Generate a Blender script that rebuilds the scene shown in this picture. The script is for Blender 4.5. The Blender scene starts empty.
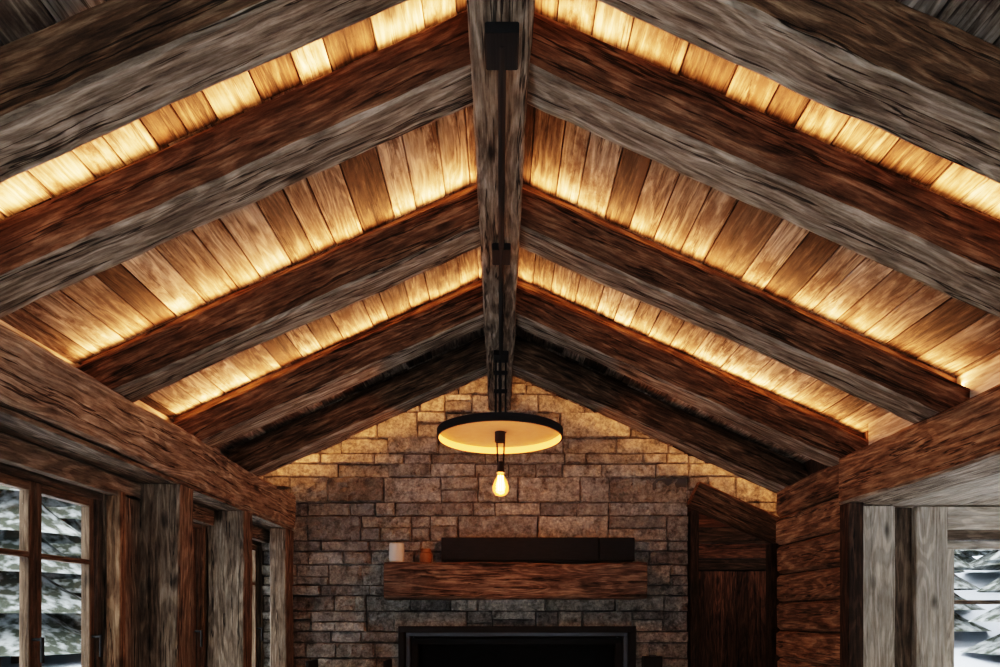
import bpy, math, random
from mathutils import Vector, Matrix, noise
random.seed(7)
CH=1.35            # camera height
T=0.45             # roof slope (tan)
CO=1/math.sqrt(1+T*T); SI=T*CO
ZC=CH+2.04         # ceiling plane at x=0
def ceil(x): return ZC-T*abs(x)

# ------------------------------------------------------------ node helpers
def newmat(name):
    m=bpy.data.materials.new(name); m.use_nodes=True
    nt=m.node_tree; nt.nodes.clear()
    out=nt.nodes.new('ShaderNodeOutputMaterial')
    b=nt.nodes.new('ShaderNodeBsdfPrincipled')
    nt.links.new(b.outputs[0],out.inputs[0])
    return m,nt,b,out
def N(nt,t,**k):
    n=nt.nodes.new(t)
    for a,v in k.items(): setattr(n,a,v)
    return n
def setin(n,**k):
    for a,v in k.items(): n.inputs[a].default_value=v
def ramp(nt,fac,stops):
    r=nt.nodes.new('ShaderNodeValToRGB'); e=r.color_ramp.elements
    while len(e)<len(stops): e.new(0.5)
    for i,(p,c) in enumerate(stops):
        e[i].position=p; e[i].color=(c[0],c[1],c[2],1) if hasattr(c,'__len__') else (c,c,c,1)
    nt.links.new(fac,r.inputs[0]); return r.outputs[0]
def mixc(nt,mode,fac,a,b):
    m=nt.nodes.new('ShaderNodeMix'); m.data_type='RGBA'; m.blend_type=mode
    for s,v in ((0,fac),(6,a),(7,b)):
        if hasattr(v,'links'): nt.links.new(v,m.inputs[s])
        else: m.inputs[s].default_value=v if s==0 else (*v,1)
    return m.outputs[2]
def math_(nt,op,a,b=0.0,c=None):
    m=nt.nodes.new('ShaderNodeMath'); m.operation=op
    for i,v in enumerate((a,b,c)):
        if v is None: continue
        if hasattr(v,'links'): nt.links.new(v,m.inputs[i])
        else: m.inputs[i].default_value=v
    return m.outputs[0]
def simple(name,col,rough=.5,metal=0,emit=None,es=0):
    m,nt,b,o=newmat(name)
    b.inputs['Base Color'].default_value=(*col,1); b.inputs['Roughness'].default_value=rough
    b.inputs['Metallic'].default_value=metal
    n=N(nt,'ShaderNodeTexNoise'); setin(n,Scale=18.0,Detail=4.0)
    r=ramp(nt,n.outputs[0],[(.3,max(rough-.08,0)),(.7,min(rough+.08,1))])
    nt.links.new(r,b.inputs['Roughness'])
    if emit:
        b.inputs['Emission Color'].default_value=(*emit,1); b.inputs['Emission Strength'].default_value=es
    return m
def wood(name,dark,mid,light,stain=(.02,.015,.01),stain_amt=.6,var=.5,rough=.75,bump=.6,crack=.85,tone2=None,tone3=None,gs=1.0,spread=.22,stain_scale=1.0,knot=.8,rings=.5):
    """dark/mid/light grain ramp in plank space (attribute wc: x along grain)"""
    m,nt,b,o=newmat(name); L=nt.links.new
    at=N(nt,'ShaderNodeAttribute',attribute_name='wc')
    rn=N(nt,'ShaderNodeAttribute',attribute_name='rnd')
    def mp(s,src=None):
        p=N(nt,'ShaderNodeMapping'); p.inputs['Scale'].default_value=s; L(src or at.outputs['Vector'],p.inputs[0]); return p.outputs[0]
    n0=N(nt,'ShaderNodeTexNoise'); setin(n0,Scale=2.5,Detail=2.0); L(mp((1,2,2)),n0.inputs['Vector'])
    sc=N(nt,'ShaderNodeVectorMath',operation='SCALE'); sc.inputs['Scale'].default_value=.025; L(n0.outputs['Color'],sc.inputs[0])
    ad=N(nt,'ShaderNodeVectorMath',operation='ADD'); L(at.outputs['Vector'],ad.inputs[0]); L(sc.outputs[0],ad.inputs[1])
    W=ad.outputs[0]
    n1=N(nt,'ShaderNodeTexNoise'); setin(n1,Scale=4.0*gs,Detail=10.0,Roughness=.72); L(mp((1.0,8,8),W),n1.inputs['Vector'])
    nf=N(nt,'ShaderNodeTexNoise'); setin(nf,Scale=20.0,Detail=4.0,Roughness=.65); L(mp((.35,5,5),W),nf.inputs['Vector'])
    n5=N(nt,'ShaderNodeTexNoise'); setin(n5,Scale=3.0,Detail=6.0,Roughness=.7); L(mp((1.2,3,3)),n5.inputs['Vector'])
    g=math_(nt,'ADD',math_(nt,'MULTIPLY',n1.outputs[0],.45),math_(nt,'ADD',math_(nt,'MULTIPLY',nf.outputs[0],.32),math_(nt,'MULTIPLY',n5.outputs[0],.23)))
    st3=lambda t:[(.5-spread*.5,t[0]),(.5,t[1]),(.5+spread*.55,t[2])]
    col=ramp(nt,g,st3((dark,mid,light)))
    if tone2:
        fac=ramp(nt,rn.outputs['Fac'],[(.38,0),(.46,1)])
        col=mixc(nt,'MIX',fac,col,ramp(nt,g,st3(tone2)))
    if tone3:
        fac=ramp(nt,rn.outputs['Fac'],[(.80,0),(.86,1)])
        col=mixc(nt,'MIX',fac,col,ramp(nt,g,st3(tone3)))
    # growth-ring lines: contours of a stretched noise
    n4=N(nt,'ShaderNodeTexNoise'); setin(n4,Scale=1.8,Detail=2.0,Roughness=.45); L(mp((.5,3.6,3.6),W),n4.inputs['Vector'])
    sn=math_(nt,'SINE',math_(nt,'MULTIPLY',n4.outputs[0],90.0))
    rg=ramp(nt,sn,[(0.0,.35),(.55,1.0),(1.0,1.15)])
    col=mixc(nt,'MULTIPLY',rings,col,rg)
    n2=N(nt,'ShaderNodeTexNoise'); setin(n2,Scale=3.4*stain_scale,Detail=8.0,Roughness=.72); L(mp((1.0,2.4,2.4)),n2.inputs['Vector'])
    st=math_(nt,'MULTIPLY',ramp(nt,n2.outputs[0],[(.50,0),(.63,1)]),stain_amt)
    col=mixc(nt,'MIX',st,col,stain)
    vo=N(nt,'ShaderNodeTexVoronoi'); setin(vo,Scale=1.0); L(mp((2.6,6,6),W),vo.inputs['Vector'])
    kn=ramp(nt,vo.outputs['Distance'],[(.07,.12),(.17,1)])
    col=mixc(nt,'MULTIPLY',knot,col,kn)
    # drying checks
    n3=N(nt,'ShaderNodeTexNoise'); setin(n3,Scale=5.0,Detail=4.0,Roughness=.5); L(mp((.25,6,6),W),n3.inputs['Vector'])
    ab=math_(nt,'ABSOLUTE',math_(nt,'SUBTRACT',n3.outputs[0],.40))
    cr=ramp(nt,ab,[(.007,.05),(.022,1)])
    col=mixc(nt,'MULTIPLY',crack,col,cr)
    hv=N(nt,'ShaderNodeHueSaturation'); L(col,hv.inputs['Color'])
    fr=math_(nt,'FRACT',math_(nt,'MULTIPLY',rn.outputs['Fac'],7.31))
    L(math_(nt,'MULTIPLY_ADD',fr,var*2,1-var),hv.inputs['Value'])
    L(hv.outputs[0],b.inputs['Base Color'])
    b.inputs['Roughness'].default_value=rough; b.inputs['Specular IOR Level'].default_value=.2
    h=math_(nt,'ADD',math_(nt,'ADD',math_(nt,'MULTIPLY',n1.outputs[0],.5),math_(nt,'MULTIPLY',nf.outputs[0],.35)),math_(nt,'MULTIPLY',cr,.4))
    bp=N(nt,'ShaderNodeBump'); setin(bp,Strength=bump,Distance=.018); L(h,bp.inputs['Height']); L(bp.outputs[0],b.inputs['Normal'])
    return m

M={}
M['brown']=wood('beam_brown',(.045,.022,.012),(.19,.108,.06),(.45,.30,.19),stain_amt=.35,var=.12,rough=.75,bump=.9)
M['grey']=wood('beam_weathered_daylit',(.11,.08,.057),(.36,.285,.215),(.68,.58,.47),stain=(.09,.058,.038),stain_amt=.35,var=.08,rough=.85,bump=.9)  # weathered grey, with the daylight on rafter undersides mixed into the colour
M['plate']=wood('plate_beam',(.12,.085,.06),(.40,.31,.23),(.70,.59,.47),stain=(.09,.06,.04),stain_amt=.35,var=.06,rough=.8,bump=.9)
M['plank']=wood('ceiling_plank',(.26,.205,.16),(.52,.44,.36),(.76,.68,.59),stain=(.10,.062,.042),stain_amt=.9,var=.22,rough=.75,bump=.5,crack=.6,spread=.2,stain_scale=1.0,rings=.5,
   tone2=((.12,.087,.065),(.31,.24,.18),(.54,.45,.36)),tone3=((.022,.015,.011),(.075,.052,.037),(.22,.165,.12)))
M['siding']=wood('siding_wood',(.065,.035,.02),(.27,.16,.092),(.52,.36,.23),stain_amt=.35,var=.28)
M['post']=wood('post_wood',(.09,.062,.042),(.26,.195,.14),(.48,.39,.30),stain_amt=.35,var=.15)
M['pale']=wood('pale_wood',(.30,.24,.18),(.54,.46,.37),(.74,.66,.56),stain=(.25,.18,.12),stain_amt=.3,var=.1,crack=.3,rings=.35)
M['frame']=wood('window_frame_wood',(.055,.038,.027),(.16,.115,.082),(.29,.22,.16),stain_amt=.3,var=.15,crack=.4)
M['sash']=wood('window_sash_wood',(.06,.038,.025),(.19,.125,.08),(.33,.23,.155),stain_amt=.3,var=.15,crack=.3,rings=.3)
M['dark']=wood('dark_wood',(.022,.012,.007),(.07,.038,.023),(.14,.085,.055),stain_amt=.4,var=.2)
M['red']=wood('door_red_wood',(.05,.02,.012),(.17,.075,.043),(.29,.14,.085),stain_amt=.3,var=.35)
M['mantel']=wood('mantel_wood',(.05,.031,.021),(.21,.142,.10),(.45,.34,.25),stain_amt=.35,var=.05,bump=1)
M['floorwood']=wood('floor_wood',(.24,.17,.115),(.42,.32,.23),(.58,.46,.35),stain_amt=.1,var=.1,bump=.2)
M['black']=simple('black_metal',(.010,.010,.010),.8,.0)
M['blackmatte']=simple('black_matte',(.01,.01,.011),.85)
M['steel']=simple('grey_steel',(.11,.11,.115),.45,.8)
M['candle']=simple('candle_wax',(.75,.7,.62),.5)
M['amber']=simple('amber_jar',(.3,.14,.05),.25)
M['led']=simple('led_emitter',(1,.8,.5),.5,0,(1,.5,.16),4)
M['bulb']=simple('filament',(1,.7,.3),.5,0,(1,.42,.10),150)
M['disc']=simple('lamp_diffuser',(.33,.27,.21),.5)
M['gold']=simple('gold_lining_glow',(.85,.5,.18),.35,.6,(1,.30,.05),2.5)  # emission paints in the LED glow falling on this lining
M['snow']=simple('snow',(.66,.73,.84),.8)
def conifer_mat():
    m,nt,b,o=newmat('snowy_conifer'); n=N(nt,'ShaderNodeTexNoise'); setin(n,Scale=4.0,Detail=8.0)
    tc=N(nt,'ShaderNodeNewGeometry'); nt.links.new(tc.outputs['Position'],n.inputs['Vector'])
    nt.links.new(ramp(nt,n.outputs[0],[(.44,(.035,.042,.03)),(.62,(.36,.39,.40))]),b.inputs['Base Color']); b.inputs['Roughness'].default_value=.9
    return m
M['tree']=conifer_mat()
def glass_mat():
    m,nt,b,o=newmat('window_glass'); nt.nodes.remove(b)
    t=N(nt,'ShaderNodeBsdfTransparent'); t.inputs[0].default_value=(.95,.97,.98,1)
    g=N(nt,'ShaderNodeBsdfGlossy'); g.inputs['Roughness'].default_value=.02
    mx=N(nt,'ShaderNodeMixShader'); mx.inputs[0].default_value=.06
    nt.links.new(t.outputs[0],mx.inputs[1]); nt.links.new(g.outputs[0],mx.inputs[2]); nt.links.new(mx.outputs[0],o.inputs[0]); return m
M['glass']=glass_mat()
def bulb_glass():
    m,nt,b,o=newmat('bulb_glass'); nt.nodes.remove(b)
    t=N(nt,'ShaderNodeBsdfTransparent'); t.inputs[0].default_value=(1,.8,.5,1)
    e=N(nt,'ShaderNodeEmission'); e.inputs[0].default_value=(1,.24,.03,1); e.inputs[1].default_value=8
    g=N(nt,'ShaderNodeBsdfGlossy'); g.inputs['Roughness'].default_value=.05
    mx=N(nt,'ShaderNodeMixShader'); mx.inputs[0].default_value=.1
    ms=N(nt,'ShaderNodeMixShader'); ms.inputs[0].default_value=.3
    nt.links.new(t.outputs[0],mx.inputs[1]); nt.links.new(g.outputs[0],mx.inputs[2])
    nt.links.new(mx.outputs[0],ms.inputs[1]); nt.links.new(e.outputs[0],ms.inputs[2]); nt.links.new(ms.outputs[0],o.inputs[0]); return m
M['bulbglass']=bulb_glass()
def stone_mat():
    m,nt,b,o=newmat('stone_blocks'); L=nt.links.new
    rn=N(nt,'ShaderNodeAttribute',attribute_name='rnd'); ge=N(nt,'ShaderNodeNewGeometry')
    n1=N(nt,'ShaderNodeTexNoise'); setin(n1,Scale=12.0,Detail=10.0,Roughness=.78); L(ge.outputs['Position'],n1.inputs['Vector'])
    n2=N(nt,'ShaderNodeTexNoise'); setin(n2,Scale=45.0,Detail=6.0,Roughness=.7); L(ge.outputs['Position'],n2.inputs['Vector'])
    base=ramp(nt,rn.outputs['Fac'],[(0,(.27,.255,.235)),(.2,(.43,.40,.355)),(.4,(.52,.475,.405)),(.6,(.37,.35,.32)),(.82,(.64,.59,.51)),(1,(.48,.46,.43))])
    c=mixc(nt,'MULTIPLY',.9,base,ramp(nt,n1.outputs[0],[(.36,.28),(.60,1.4)]))
    c=mixc(nt,'MULTIPLY',.7,c,ramp(nt,n2.outputs[0],[(.35,.4),(.65,1.35)]))
    L(c,b.inputs['Base Color']); b.inputs['Roughness'].default_value=.9; b.inputs['Specular IOR Level'].default_value=.25
    h=math_(nt,'ADD',n1.outputs[0],math_(nt,'MULTIPLY',n2.outputs[0],.35))
    bp=N(nt,'ShaderNodeBump'); setin(bp,Strength=1.0,Distance=.045); L(h,bp.inputs['Height']); L(bp.outputs[0],b.inputs['Normal'])
    return m
M['stone']=stone_mat()
M['mortar']=simple('mortar',(.11,.10,.09),.95)

# ------------------------------------------------------------ mesh builder
class MB:
    def __init__(s): s.v=[];s.f=[];s.wc=[];s.r=[];s.mi=[];s.mats=[]
    def mat(s,k):
        if k not in s.mats: s.mats.append(k)
        return s.mats.index(k)
    def beam(s,p0,p1,up,w,h,c=.006,seg=1,jit=0,m='brown',mb=None,rnd=None):
        """box with chamfered long edges from p0 to p1; w across, h along up"""
        p0=Vector(p0);p1=Vector(p1); d=(p1-p0); Ln=d.length; d.normalize()
        up=Vector(up); up=(up-d*up.dot(d)).normalized(); a=d.cross(up)
        off=Vector((random.uniform(0,50),random.uniform(0,50),random.uniform(0,50)))
        r=random.random() if rnd is None else rnd
        W=w/2;H=h/2
        cs=[(-W+c,-H),(W-c,-H),(W,-H+c),(W,H-c),(W-c,H),(-W+c,H),(-W,H-c),(-W,-H+c)]
        b0=len(s.v)
        for i in range(seg+1):
            t=Ln*i/seg
            for k,(x,y) in enumerate(cs):
                jx=jy=0
                if jit:
                    kk=((k+1)//2)%4
                    q=Vector((t*1.3,kk*3.7,0))+off; q2=Vector((t*9,k*2.3,5))+off
                    jx=noise.noise(q)*jit+noise.noise(q2)*jit*.4; jy=noise.noise(q+Vector((9,4,2)))*jit+noise.noise(q2+Vector((3,8,2)))*jit*.4
                s.v.append(p0+d*t+a*(x+jx)+up*(y+jy))
                s.wc.append(Vector((t,x,y))+off); s.r.append(r)
        mi=s.mat(m); mbi=s.mat(mb) if mb else mi
        for i in range(seg):
            for k in range(8):
                k2=(k+1)%8
                s.f.append((b0+i*8+k,b0+i*8+k2,b0+(i+1)*8+k2,b0+(i+1)*8+k)); s.mi.append(mbi if k in(0,1,7) else mi)
        s.f.append(tuple(b0+k for k in range(7,-1,-1))); s.mi.append(mi)
        s.f.append(tuple(b0+seg*8+k for k in range(8))); s.mi.append(mi)
    def box(s,x0,x1,y0,y1,z0,z1,m,axis=None,c=.003,seg=1,jit=0,mb=None,rnd=None):
        D=(x1-x0,y1-y0,z1-z0)
        if axis is None: axis=max(range(3),key=lambda i:D[i])
        cx,cy,cz=(x0+x1)/2,(y0+y1)/2,(z0+z1)/2
        c=min(c,min(D)*.3)
        if axis==0: s.beam((x0,cy,cz),(x1,cy,cz),(0,0,1),D[1],D[2],c,seg,jit,m,mb,rnd)
        elif axis==1: s.beam((cx,y0,cz),(cx,y1,cz),(0,0,1),D[0],D[2],c,seg,jit,m,mb,rnd)
        else: s.beam((cx,cy,z0),(cx,cy,z1),(0,1,0),D[0],D[1],c,seg,jit,m,mb,rnd)
    def lathe(s,prof,center,m,n=32,rnd=.5):
        cx,cy,cz=center; b0=len(s.v)
        for (r,z) in prof:
            for k in range(n):
                a=2*math.pi*k/n
                s.v.append(Vector((cx+r*math.cos(a),cy+r*math.sin(a),cz+z))); s.wc.append(Vector((z,r,a))); s.r.append(rnd)
        mi=s.mat(m)
        for i in range(len(prof)-1):
            for k in range(n):
                k2=(k+1)%n
                s.f.append((b0+i*n+k,b0+i*n+k2,b0+(i+1)*n+k2,b0+(i+1)*n+k)); s.mi.append(mi)
    def tube(s,p0,p1,r,m,n=12):
        p0=Vector(p0);p1=Vector(p1);d=(p1-p0).normalized()
        u=d.orthogonal().normalized();w=d.cross(u);b0=len(s.v)
        for p in(p0,p1):
            for k in range(n):
                a=2*math.pi*k/n; s.v.append(p+u*(r*math.cos(a))+w*(r*math.sin(a))); s.wc.append(p); s.r.append(.5)
        mi=s.mat(m)
        for k in range(n):
            k2=(k+1)%n; s.f.append((b0+k,b0+k2,b0+n+k2,b0+n+k)); s.mi.append(mi)
        s.f.append(tuple(b0+k for k in range(n-1,-1,-1))); s.mi.append(mi)
        s.f.append(tuple(b0+n+k for k in range(n))); s.mi.append(mi)
    def build(s,name,parent=None,smooth=False,cuts=None):
        me=bpy.data.meshes.new(name)
        me.from_pydata([tuple(v) for v in s.v],[],s.f)
        for k in s.mats: me.materials.append(M[k])
        me.polygons.foreach_set('material_index',s.mi)
        if smooth: me.polygons.foreach_set('use_smooth',[True]*len(s.f))
        at=me.attributes.new('wc','FLOAT_VECTOR','POINT'); at.data.foreach_set('vector',[c for v in s.wc for c in v])
        ar=me.attributes.new('rnd','FLOAT','POINT'); ar.data.foreach_set('value',s.r)
        me.update()
        if cuts:
            import bmesh
            bm=bmesh.new(); bm.from_mesh(me)
            for co,no in cuts:
                g=bm.verts[:]+bm.edges[:]+bm.faces[:]
                res=bmesh.ops.bisect_plane(bm,geom=g,plane_co=co,plane_no=no,clear_outer=True)
            bm.to_mesh(me); bm.free()
        o=bpy.data.objects.new(name,me); bpy.context.scene.collection.objects.link(o)
        if parent: o.parent=parent
        return o
def empty(name):
    e=bpy.data.objects.new(name,None); bpy.context.scene.collection.objects.link(e); return e
Z=lambda z:z+CH

# ------------------------------------------------------------ ceiling
YB=[-1.6,.0,.85,1.73,2.2,3.07,3.94,4.72,5.66]
mb=MB()
for s in(-1,1):
    xmax=2.16 if s<0 else 2.32
    n=Vector((s*SI,0,CO))
    for i in range(len(YB)-1):
        y0,y1=YB[i],YB[i+1]
        lim=(xmax if not(s>0 and y0>4.6) else 3.05)/CO
        u=.03
        while u<lim:
            w=random.uniform(.10,.20); w=min(w,lim-u+.01)
            uc=u+w/2; c=Vector((s*uc*CO,0,ZC-uc*SI))+n*(.012+random.uniform(0,.010))
            mb.beam(c+Vector((0,y0+.001,0)),c+Vector((0,y1-.001,0)),n,w-.005,.024,.003,1,0,'plank')
            u+=w
        uc=lim/2; c=Vector((s*uc*CO,0,ZC-uc*SI))+n*.06
        mb.beam(c+Vector((0,y0,0)),c+Vector((0,y1,0)),n,lim+.1,.05,.002,1,0,'dark')
mb.build('ceiling')

# ridge beam
mb=MB(); mb.beam((0,-1.55,Z(1.70)+.17),(0,5.52,Z(1.70)+.17),(0,0,1),.185,.34,.01,90,.010,'grey','grey'); mb.build('ridge_beam')

# rafters + led strips
LEDE=8.0
LEDC=(1,.42,.16)
def led_area(parent,cc,dirv,du,size,energy):
    li=bpy.data.lights.new('led_light','AREA'); li.shape='RECTANGLE'; li.size=size; li.size_y=.02
    li.energy=energy; li.color=LEDC
    lo=bpy.data.objects.new('led_light',li); bpy.context.scene.collection.objects.link(lo)
    zax=-dirv.normalized(); xax=du; yax=zax.cross(xax)
    R=Matrix((xax,yax,zax)).transposed().to_4x4()
    lo.matrix_world=Matrix.Translation(cc)@R
    lo.parent=parent
RY=[.75,1.65,2.11,2.98,3.85,4.64]
LED=[0,0,1,1,1,0]
for i,y in enumerate(RY):
    for s in(-1,1):
        mb=MB(); n=Vector((s*SI,0,CO)); du=Vector((s*CO,0,-SI))
        u0=.10/CO; u1=(1.93 if s<0 else 2.16)/CO
        if s>0 and i==5: u1=3.0/CO
        o=Vector((0,0,ZC))
        hN=.19*CO; lipN=.07*CO
        c=o-n*(lipN+hN/2)
        wd=.165
        mb.beam(c+du*u0+Vector((0,y+wd/2,0)),c+du*u1+Vector((0,y+wd/2,0)),n,wd,hN,.010,60,.010,'brown','grey')
        sw=.075
        ys=y+wd-sw/2-.005
        c2=o-n*(lipN/2)
        mb.beam(c2+du*u0+Vector((0,ys,0)),c2+du*u1+Vector((0,ys,0)),n,sw,lipN-.004,.002,1,0,'brown')
        mb.build('rafter')
        if LED[i]:
            yl=y+.055
            ul=(1.93 if s<0 else 2.14)/CO
            mb=MB(); p=o-n*(lipN-.002)+Vector((0,yl,0))
            mb.beam(p+du*(u0+.02),p+du*ul,n,.012,.008,.001,1,0,'led'); 
            led=mb.build('led_strip')
            led_area(led,o-n*(lipN-.018)+du*((u0+ul)/2)+Vector((0,yl-.008,0)),n*.55+Vector((0,-.83,0)),du,ul-u0-.04,LEDE)
# gable wall-washer strips in a slim profile
for s in(-1,1):
    n=Vector((s*SI,0,CO)); du=Vector((s*CO,0,-SI)); o=Vector((0,0,ZC)); u0=.12/CO; u1=(1.9 if s<0 else 2.5)/CO
    mb=MB(); p=o-n*.022+Vector((0,5.36,0)); mb.beam(p+du*u0,p+du*u1,n,.02,.03,.002,1,0,'dark')
    p=o-n*.016+Vector((0,5.376,0)); mb.beam(p+du*u0,p+du*u1,n,.008,.012,.001,1,0,'led'); led=mb.build('led_strip')
    led_area(led,o-n*.03+du*((u0+u1)/2)+Vector((0,5.385,0)),Vector((0,.8,0))-n*.6,du,u1-u0-.04,1.8)

# ------------------------------------------------------------ side plates
mb=MB(); mb.beam((-1.83,-1.6,Z(.865)),(-1.83,5.54,Z(.865)),(0,0,1),.26,.27,.012,110,.018,'plate'); mb.build('wall_plate_beam')
mb=MB(); mb.beam((2.07,-1.6,Z(.767)),(2.07,3.8,Z(.767)),(0,0,1),.27,.275,.012,80,.014,'siding','plate'); mb.build('wall_plate_beam')

# ------------------------------------------------------------ stone gable wall
def stones(mb,x0,x1,z0,z1,holes=()):
    z=z0
    while z<z1-.01:
        h=random.choice([.085,.11,.13,.15,.17,.21]); 
        if z+h>z1-.05: h=z1-z
        segs=[(x0,x1)]
        for (a,b,c,d) in holes:
            if z+h>c+.001 and z<d-.001:
                ns=[]
                for (p,q) in segs:
                    if b<=p or a>=q: ns.append((p,q)); continue
                    if a>p: ns.append((p,a))
                    if b<q: ns.append((b,q))
                segs=ns
        for (p,q) in segs:
            x=p
            while x<q-.005:
                w=random.choice([random.uniform(.13,.26),random.uniform(.25,.45),random.uniform(.35,.7)])
                if q-(x+w)<.1: w=q-x
                if h>.14 and random.random()<.45 and w<.5:
                    hh=h*random.uniform(.38,.62)
                    if w>.3 and random.random()<.5:
                        wm=w*random.uniform(.4,.6); block(mb,x,x+wm,z,z+hh); block(mb,x+wm,x+w,z,z+hh)
                    else: block(mb,x,x+w,z,z+hh)
                    block(mb,x,x+w,z+hh,z+h)
                else: block(mb,x,x+w,z,z+h)
                x+=w
        z+=h
def block(mb,x0,x1,z0,z1):
    g=.003; x0+=g;x1-=g;z0+=g;z1-=g
    nx=max(4,int((x1-x0)/.035)+2); nz=max(4,int((z1-z0)/.03)+2)
    r=random.random(); yf=5.535-random.uniform(0,.045); b0=len(mb.v)
    tx=random.uniform(-.04,.04); tz=random.uniform(-.12,.12)
    mi=mb.mat('stone')
    xs=[x0,x0]+[x0+.009+(x1-x0-.018)*i/(nx-3) for i in range(nx-2)]+[x1,x1]
    zs=[z0,z0]+[z0+.007+(z1-z0-.014)*i/(nz-3) for i in range(nz-2)]+[z1,z1]
    A=len(xs);B=len(zs)
    for j,zz in enumerate(zs):
        for i,xx in enumerate(xs):
            X=xx;ZZ=zz
            if i in(0,A-1) or j in(0,B-1): y=5.60
            else:
                X+=noise.noise(Vector((0,zz*25,r*90)))*.006; ZZ+=noise.noise(Vector((xx*12,0,r*70)))*.006
                if i in(1,A-2) or j in(1,B-2): y=yf+.014+random.uniform(0,.008)
                else: y=yf+noise.noise(Vector((xx*16,zz*16,r*40)))*.022+tx*(xx-x0)+tz*(zz-z0)
            y=min(y,5.60)
            mb.v.append(Vector((X,y,ZZ))); mb.wc.append(Vector((xx,y,zz))); mb.r.append(r)
    for j in range(B-1):
        for i in range(A-1):
            mb.f.append((b0+j*A+i,b0+j*A+i+1,b0+(j+1)*A+i+1,b0+(j+1)*A+i)); mb.mi.append(mi)
FX0,FX1,FZ0,FZ1=-.79,1.07,Z(-.95),Z(-.13)
mb=MB(); 
stones(mb,-1.97,1.56,0,FZ0)
stones(mb,-1.97,1.56,FZ0,FZ1,holes=[(FX0,FX1,FZ0,FZ1)])
stones(mb,-1.97,1.56,FZ1,ZC)
mb.box(-1.97,FX0,5.56,5.64,0,ZC,'mortar',axis=2); mb.box(FX1,1.56,5.56,5.64,0,ZC,'mortar',axis=2)
mb.box(FX0,FX1,5.56,5.64,FZ1,ZC,'mortar',axis=2); mb.box(FX0,FX1,5.56,5.64,0,FZ0,'mortar',axis=2)
cl=[((0,0,ZC-.002),(SI,0,CO)),((0,0,ZC-.002),(-SI,0,CO))]
wf=mb.build('wall_far',cuts=cl)
mb=MB(); stones(mb,1.56,3.0,Z(.3),ZC); mb.box(1.56,3.0,5.56,5.64,Z(.3),ZC,'mortar',axis=2)
o2=mb.build('stone_strip_over_passage',parent=wf,cuts=cl+[((0,0,ZC-.36),(-SI,0,-CO))])
# fire box
mb=MB()
mb.box(FX0,FX1,5.60,6.1,FZ0-.03,FZ0,'blackmatte'); mb.box(FX0,FX1,5.60,6.1,FZ1,FZ1+.03,'blackmatte')
mb.box(FX0-.03,FX0,5.60,6.1,FZ0,FZ1,'blackmatte'); mb.box(FX1,FX1+.03,5.60,6.1,FZ0,FZ1,'blackmatte'); mb.box(FX0,FX1,6.1,6.13,FZ0,FZ1,'blackmatte')
for (a,b,y0,y1,m,t) in ((FX0-.045,FX1+.045,5.47,5.56,'black',.05),(FX0+.01,FX1-.01,5.53,5.6,'steel',.035),(FX0+.05,FX1-.05,5.58,5.66,'blackmatte',.05)):
    e=0 if m=='black' else (.05 if m=='steel' else .1)
    zt=FZ1+.045-e
    mb.box(a,b,y0,y1,zt-t,zt,m); mb.box(a,b,y0,y1,FZ0-.02+e,FZ0-.02+e+t,m)
    mb.box(a,a+t,y0,y1,FZ0-.02+e+t,zt-t,m,axis=2); mb.box(b-t,b,y0,y1,FZ0-.02+e+t,zt-t,m,axis=2)
for k in range(5):
    x=-.35+k*.2
    mb.tube((x-.2,5.85,FZ0+.09+.05*(k%2)),(x+.25,5.8+.03*k,FZ0+.12+.05*(k%2)),.05,'dark')
mb.build('fireplace')
# mantel
mb=MB(); mb.beam((-.913,5.37,Z(.275)),(1.157,5.37,Z(.275)),(0,0,1),.26,.285,.014,50,.018,'mantel'); mb.build('fireplace_mantel')
zt=Z(.430)
mb=MB(); mb.box(-.47,.79,5.34,5.47,zt+.012,zt+.20,'blackmatte',c=.008); mb.box(.80,1.08,5.35,5.47,zt+.012,zt+.20,'black',c=.008)
mb.box(-.45,1.06,5.36,5.46,zt,zt+.014,'black'); mb.build('soundbar_speaker')
mb=MB(); mb.lathe([(0,0),(.055,0),(.06,.01),(.06,.15),(.052,.155),(.05,.145),(.0,.145)],(-.83,5.36,zt),'candle'); mb.lathe([(0,.14),(.003,.145),(.003,.17),(0,.172)],(-.83,5.36,zt),'blackmatte',8)
mb.build('pillar_candle',smooth=False)
mb=MB(); mb.lathe([(0,0),(.045,0),(.05,.02),(.05,.07),(.04,.085),(.042,.09),(.042,.11),(0,.112)],(-.60,5.38,zt),'amber'); mb.build('amber_jar')
mb=MB(); mb.box(1.17,1.32,5.42,5.51,Z(-.47),Z(-.33),'blackmatte',c=.006); mb.lathe([(0,-.01),(.03,-.01),(.03,.0)],(1.245,5.45,Z(-.32)),'steel',16); mb.build('wall_speaker')
# firewood
mb=MB()
for r in range(8):
    for k in range(4):
        x=-1.38+k*.125+(r%2)*.06; z=.065+r*.112
        mb.tube((x,5.12+random.uniform(-.02,.02),z),(x+random.uniform(-.01,.01),5.42,z),.058,'mantel',9)
for x in(-1.49,-.89): mb.box(x-.012,x+.012,5.15,5.42,0,1.0,'black',axis=2)
mb.box(-1.5,-.88,5.15,5.42,0,.012,'black')
mb.build('firewood_stack')

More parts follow.
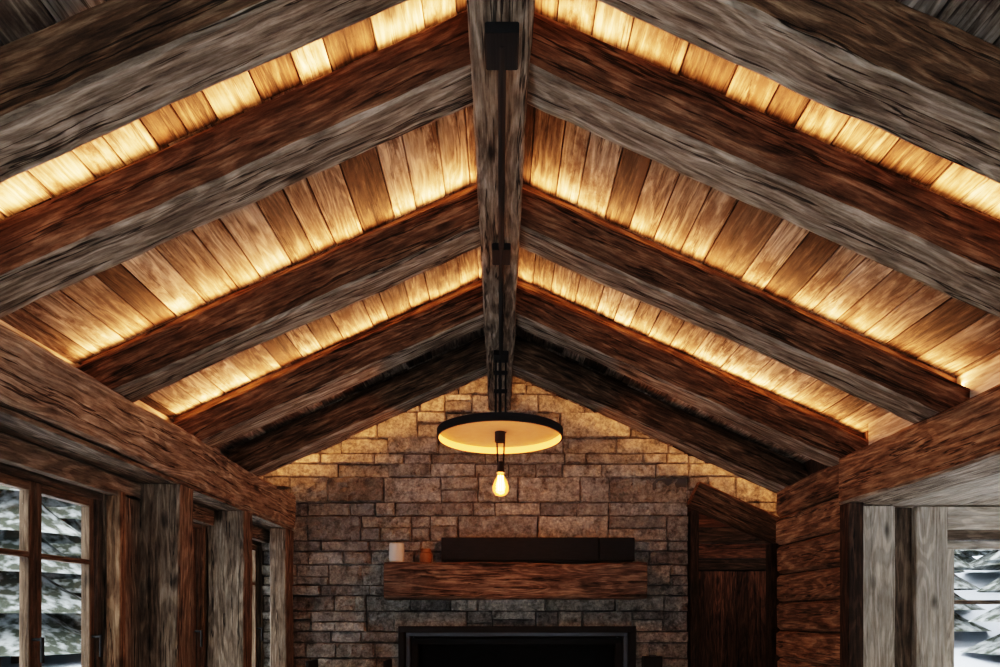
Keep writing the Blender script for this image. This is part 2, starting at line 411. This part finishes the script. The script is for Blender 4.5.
# ------------------------------------------------------------ left wall
mb=MB(); X0,X1=-2.06,-1.95
mb.box(X0,X1,-1.6,5.6,0,.42,'siding')
mb.box(-1.97,-1.70,-1.6,5.5,.42,.46,'pale',axis=1)
mb.box(X0,X1,-1.6,5.6,Z(.64),Z(1.0),'post',axis=1)
mb.box(-2.02,-1.955,-1.6,5.6,Z(.99),Z(1.20),'pale',axis=1)  # frieze board; pale wood stands in for LED glow that misses it
mb.box(-1.95,-1.72,-1.6,5.5,Z(.705),Z(.728),'post',axis=1)
mb.box(-1.95,-1.90,-1.6,5.5,Z(.60),Z(.70),'post',axis=1)
wl=mb.build('wall_left')
for k,(y0,y1,x1) in enumerate([(-.2,-.05,-1.72),(1.1,1.22,-1.72),(2.14,2.30,-1.72),(3.53,3.70,-1.70),(4.43,4.58,-1.70),(5.32,5.5,-1.70)]):
    mb=MB(); a=-1.95 if y0<5 else -1.84
    mb.box(a,x1,y0,y1,.46,Z(.70),'post',axis=2,c=.008,seg=24,jit=.012); mb.build('trim_%d'%(k+1))
mb=MB(); mb.box(-1.96,-1.90,3.38,3.52,.46,Z(.62),'post',axis=2,c=.005); mb.box(-1.96,-1.89,3.315,3.37,.46,Z(.62),'siding',axis=2,c=.005); mb.build('trim_7')
def window_side(name,x,y0,y1,z0,z1,n=2,bar=None,m='frame',ms='sash'):
    mb=MB(); f=.05; d=.07
    mb.box(x-d,x,y0,y0+f,z0+f,z1-f,m,axis=2); mb.box(x-d,x,y1-f,y1,z0+f,z1-f,m,axis=2)
    mb.box(x-d,x,y0,y1,z0,z0+f,m,axis=1); mb.box(x-d,x,y0,y1,z1-f,z1,m,axis=1)
    W=(y1-y0-2*f)/n
    for i in range(n):
        a=y0+f+i*W; b=a+W; g=.04
        q0,q1=x-.055,x-.012
        mb.box(q0,q1,a+.003,a+g,z0+f,z1-f,ms,axis=2); mb.box(q0,q1,b-g,b-.003,z0+f,z1-f,ms,axis=2)
        mb.box(q0,q1,a+g,b-g,z0+f,z0+f+g,ms,axis=1); mb.box(q0,q1,a+g,b-g,z1-f-g,z1-f,ms,axis=1)
        if bar: mb.box(q0,q1,a+g,b-g,bar-.012,bar+.012,ms,axis=1)
        mb.box(x-.036,x-.032,a+g,b-g,z0+f+g,z1-f-g,'glass',axis=2,c=.0005)
        mb.tube((x-.012,b-g*.5,1.25),(x+.03,b-g*.5,1.25),.007,'black'); mb.tube((x+.03,b-g*.5,1.26),(x+.03,b-g*.5,1.15),.008,'black')
    return mb.build(name)
wz0,wz1=.46,Z(.62)
wins=[(-1.5,-.25),(0,1.05),(1.27,2.1),(2.38,3.31),(3.75,4.40),(4.62,5.5)]
for k,(a,b) in enumerate(wins): window_side('window_%d'%(k+1),-1.97,a,b,wz0,wz1,1 if b-a<.7 else 2,Z(.26))
mb=MB()
for (a,b) in [(-1.6,-1.5),(-.25,0),(1.05,1.27),(2.1,2.38),(3.31,3.75),(4.40,4.62),(5.5,5.6)]:
    mb.box(-2.05,-1.96,a,b,.42,Z(.64),'post',axis=2)
mb.build('wall_left_infill',parent=wl)

# ------------------------------------------------------------ right wall
mb=MB(); z=0
while z<Z(.90):
    h=random.uniform(.17,.25); h=min(h,Z(.905)-z)
    mb.box(1.965+random.uniform(0,.012),2.14,3.80,4.75,z+.004,z+h-.005,'siding',axis=1,c=.022,seg=16,jit=.008)
    mb.box(2.14,3.0,4.66,4.75,z+.002,z+h-.003,'siding',axis=0,c=.01)
    z+=h
mb.box(2.02,2.10,3.8,4.72,0,Z(.90),'dark',axis=2)
mb.box(2.10,2.2,-1.6,3.8,Z(.90),Z(1.10),'pale',axis=1)
mb.box(2.14,2.24,3.8,4.7,0,Z(1.08),'dark',axis=2)
wr=mb.build('wall_right')
mb=MB(); mb.box(1.935,2.02,3.70,3.80,0,Z(.63),'dark',axis=2,c=.006); mb.build('trim_8')
mb=MB()
mb.box(2.03,2.23,3.76,3.84,0,Z(.62),'pale',axis=2,c=.005,seg=10,jit=.006)
mb.box(2.23,2.36,3.82,3.90,0,Z(.62),'frame',axis=2)
mb.box(2.36,2.54,3.78,3.86,0,Z(.62),'pale',axis=2,c=.005)
mb.box(2.54,3.3,3.78,3.88,Z(.49),Z(.62),'pale',axis=0)
mb.box(2.54,3.3,3.80,3.90,Z(.44),Z(.49),'frame',axis=0)
mb.box(2.54,3.3,3.80,3.90,0,.5,'pale',axis=0)
mb.box(3.2,3.3,3.79,3.9,0,Z(.62),'pale',axis=2)
x=2.2
while x<3.3:
    mb.box(x,x+.155,-1.6,3.9,Z(.63),Z(.655),'pale',axis=1); x+=.16
mb.box(2.2,3.35,-1.6,3.95,Z(.655),Z(.70),'dark',axis=1)
mb.box(3.2,3.3,-1.6,3.8,0,.5,'pale',axis=1); mb.box(3.2,3.3,-1.6,3.8,Z(.52),Z(.63),'pale',axis=1)
for y in(-1.6,.2,2.0): mb.box(3.2,3.3,y,y+.12,.5,Z(.52),'pale',axis=2)
mb.build('wall_bay')
def window_front(name,y,x0,x1,z0,z1,bar,m='pale'):
    mb=MB(); f=.045
    for (a,b,c,d) in ((x0,x0+f,z0+f,z1-f),(x1-f,x1,z0+f,z1-f),(x0,x1,z0,z0+f),(x0,x1,z1-f,z1)): mb.box(a,b,y,y+.06,c,d,m,c=.004)
    if bar: mb.box(x0+f,x1-f,y+.01,y+.04,bar-.012,bar+.012,'frame',axis=0)
    mb.box(x0+f,x1-f,y+.028,y+.032,z0+f,z1-f,'glass',c=.0005)
    return mb.build(name)
window_front('window_7',3.82,2.56,3.18,.52,Z(.43),Z(.08))
for k,(a,b) in enumerate([(-1.46,.18),(.34,1.98),(2.14,3.76)]): window_side('window_%d'%(8+k),3.27,a,b,.52,Z(.51),2,None,'pale')

# ------------------------------------------------------------ passage right of chimney
mb=MB(); z=0
while z<Z(1.2):
    h=random.uniform(.13,.17)
    mb.box(1.5,3.05,6.9,6.96,z+.002,z+h-.002,'dark' if random.random()<.5 else 'red',axis=0,c=.006); z+=h
mb.box(1.46,1.56,5.66,6.95,0,Z(1.35),'dark',axis=2)
mb.box(3.0,3.1,4.66,6.95,0,Z(1.3),'dark',axis=2)
mb.box(1.46,3.1,5.66,6.95,Z(1.3),Z(1.36),'dark',axis=0)
mb.build('wall_passage')
mb=MB()
mb.beam((1.58,5.46,ceil(1.58)-.33),(2.98,5.46,ceil(2.98)-.33),(0,0,1),.14,.20,.01,24,.01,'brown'); mb.build('passage_header_beam')
mb=MB(); mb.box(2.20,2.29,5.4,5.52,0,ceil(2.25)-.44,'dark',axis=2); mb.box(1.575,1.64,5.5,5.62,0,ceil(1.6)-.45,'dark',axis=2);mb.build('trim_9')
mb=MB(); x=1.70
while x<2.72:
    mb.box(x,x+.118,6.82,6.86,0,Z(.46),'red',axis=2,c=.005); x+=.12
mb.box(1.62,1.70,6.8,6.88,0,Z(.54),'dark',axis=2); mb.box(2.78,2.86,6.8,6.88,0,Z(.54),'dark',axis=2); mb.box(1.70,2.78,6.8,6.88,Z(.47),Z(.54),'dark',axis=0)
mb.tube((1.82,6.82,1.0),(1.82,6.74,1.0),.01,'black'); mb.tube((1.82,6.74,1.0),(1.94,6.74,1.0),.01,'black')
mb.build('door_1')
mb=MB(); mb.lathe([(.05,0),(.05,-.04),(.0,-.04)],(2.1,6.2,Z(1.3)),'black',20); dl=mb.build('passage_fill_housing')  # housing for the added passage fill
sp=bpy.data.lights.new('passage_fill','POINT'); sp.energy=4; sp.color=(1,.6,.32); sp.shadow_soft_size=.04  # fill light added to lift the dark passage
so=bpy.data.objects.new('passage_fill',sp); so.location=(2.1,6.2,Z(1.2)); bpy.context.scene.collection.objects.link(so); so.parent=dl

# ------------------------------------------------------------ back wall, floor
mb=MB()
mb.box(-2.06,-1.7,-1.7,-1.6,0,Z(1.5),'siding',axis=2); mb.box(1.7,3.3,-1.7,-1.6,0,Z(1.5),'siding',axis=2)
mb.box(-1.7,1.7,-1.7,-1.6,0,.15,'siding'); mb.box(-2.06,3.3,-1.7,-1.6,2.7,ZC+.1,'siding',axis=0)
mb.build('wall_back')
mb=MB(); 
for x in(-1.7,-.6,.52,1.62): mb.box(x,x+.08,-1.68,-1.62,.23,2.62,'frame',axis=2)
mb.box(-1.7,1.7,-1.68,-1.62,.15,.23,'frame'); mb.box(-1.7,1.7,-1.68,-1.62,2.62,2.7,'frame')
mb.box(-1.65,1.65,-1.652,-1.648,.23,2.62,'glass',c=.0005); mb.build('window_11')  # unseen glazing added behind the camera to let in fill daylight
mb=MB(); x=-2.06
while x<3.3:
    y=-1.7
    while y<7.0:
        l=random.uniform(1.2,2.4); l=min(l,7.0-y)
        mb.box(x,x+.158,y,y+l-.003,-.03,0,'floorwood',axis=1,c=.002); y+=l
    x+=.16
mb.build('floor')

# ------------------------------------------------------------ pendant + conduit
mb=MB()
zb=Z(1.70)-.012
mb.tube((0.006,1.95,zb-.012),(0.006,4.35,zb-.012),.013,'black')
for (y,w) in((1.97,.098),(3.10,.085),(4.32,.095)):
    mb.box(.006-w/2,.006+w/2,y-.065,y+.065,zb-.022,zb+.01,'black',axis=1,c=.004)
mb.build('ceiling_conduit')
P=empty('pendant_lamp'); PY=4.35; RZ=Z(1.155)
mb=MB(); R=.41
mb.lathe([(R,.050),(R,-.0),(R-.012,-.0),(R-.012,.004)],(0,PY,RZ),'black',96)
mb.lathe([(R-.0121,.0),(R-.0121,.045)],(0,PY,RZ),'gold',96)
mb.lathe([(R,.050),(0,.052)],(0,PY,RZ),'black',96)
mb.lathe([(R-.013,.045),(0,.045)],(0,PY,RZ),'disc',96)
mb.build('ring_shade',P)
mb=MB()
for x in(-.028,.0,.036): mb.tube((x+.0,PY,RZ+.04),(x+.0,PY,zb-.02),.0065 if x else .010,'black')
for zz in(.12,.30,.42): mb.box(-.04,.048,PY-.012,PY+.012,RZ+zz,RZ+zz+.022,'black',axis=0)
mb.tube((0,PY,RZ+.045),(0,PY,RZ-.02),.034,'black',20)
for x in(-.022,.030): mb.tube((x,PY,RZ+.04),(.004+(x-.004)*.7,PY,RZ-.17),.006,'black')
mb.lathe([(0,.0),(.02,0),(.024,-.05),(.028,-.07),(.0,-.07)],(.004,PY,RZ-.15),'black',20)
mb.build('rods_and_socket',P)
mb=MB(); mb.lathe([(.017,0),(.02,-.02),(.04,-.055),(.052,-.09),(.05,-.12),(.032,-.145),(0,-.155)],(.004,PY,RZ-.22),'bulbglass',28); mb.build('bulb_glass',P,True)
mb=MB()
for k in range(4):
    a=k*math.pi/2; c=Vector((.004+.014*math.cos(a),PY+.014*math.sin(a),0))
    mb.tube(c+Vector((0,0,RZ-.24)),c+Vector((0,0,RZ-.335)),.003,'bulb',6)
mb.build('filament',P)
pl=bpy.data.lights.new('bulb_light','POINT'); pl.energy=17; pl.color=(1,.42,.15); pl.shadow_soft_size=.04
po=bpy.data.objects.new('bulb_light',pl); po.location=(.004,PY,RZ-.30); bpy.context.scene.collection.objects.link(po); po.parent=P

# ------------------------------------------------------------ exterior
mb=MB(); n=40; mi=mb.mat('snow')
for j in range(n+1):
    for i in range(n+1):
        x=-60+120*i/n; y=-40+120*j/n
        d=max(0,math.hypot(x,y-3)-9)
        z=-.25+d*.13+noise.noise(Vector((x*.1,y*.1,0)))*min(d*.2,2.5)
        mb.v.append(Vector((x,y,z))); mb.wc.append(Vector((x,y,z))); mb.r.append(.5)
for j in range(n):
    for i in range(n):
        a=j*(n+1)+i; mb.f.append((a,a+1,a+n+2,a+n+1)); mb.mi.append(mi)
mb.build('snow_ground',smooth=True)
mb=MB()
for k in range(330):
    a=random.uniform(0,2*math.pi); d=random.uniform(15,40)
    x=d*math.cos(a); y=3+d*math.sin(a); dd=max(0,d-9)
    z=-.25+dd*.13+noise.noise(Vector((x*.1,y*.1,0)))*min(dd*.2,2.5)-.1
    H=random.uniform(5,10); R0=H*random.uniform(.13,.2)
    mb.tube((x,y,z-.5),(x,y,z+H*.2),.12,'dark',6)
    for t in range(10):
        q=t/10; zz=z+H*(.05+.95*q); r=R0*(1-q)*1.15
        mb.lathe([(r,0),(r*.5,H*.06),(.02,H*.14)],(x,y,zz),'tree',9)
mb.build('conifer_forest')

# ------------------------------------------------------------ world
w=bpy.data.worlds.new('World'); bpy.context.scene.world=w; w.use_nodes=True; nt=w.node_tree
bg=nt.nodes['Background']; bg.inputs[0].default_value=(1,.985,.965,1); bg.inputs[1].default_value=3.9

# ------------------------------------------------------------ camera
cam=bpy.data.cameras.new('camera'); cam.lens=24; cam.sensor_width=36; cam.shift_y=.2825; cam.shift_x=0; cam.clip_start=.05
co=bpy.data.objects.new('camera',cam); co.location=(0,0,CH); co.rotation_euler=(math.pi/2,0,0)
bpy.context.scene.collection.objects.link(co); bpy.context.scene.camera=co
vs=bpy.context.scene.view_settings
try:
    vs.view_transform='Filmic'; vs.look='High Contrast'
except Exception as e: print(e)
vs.exposure=0.6
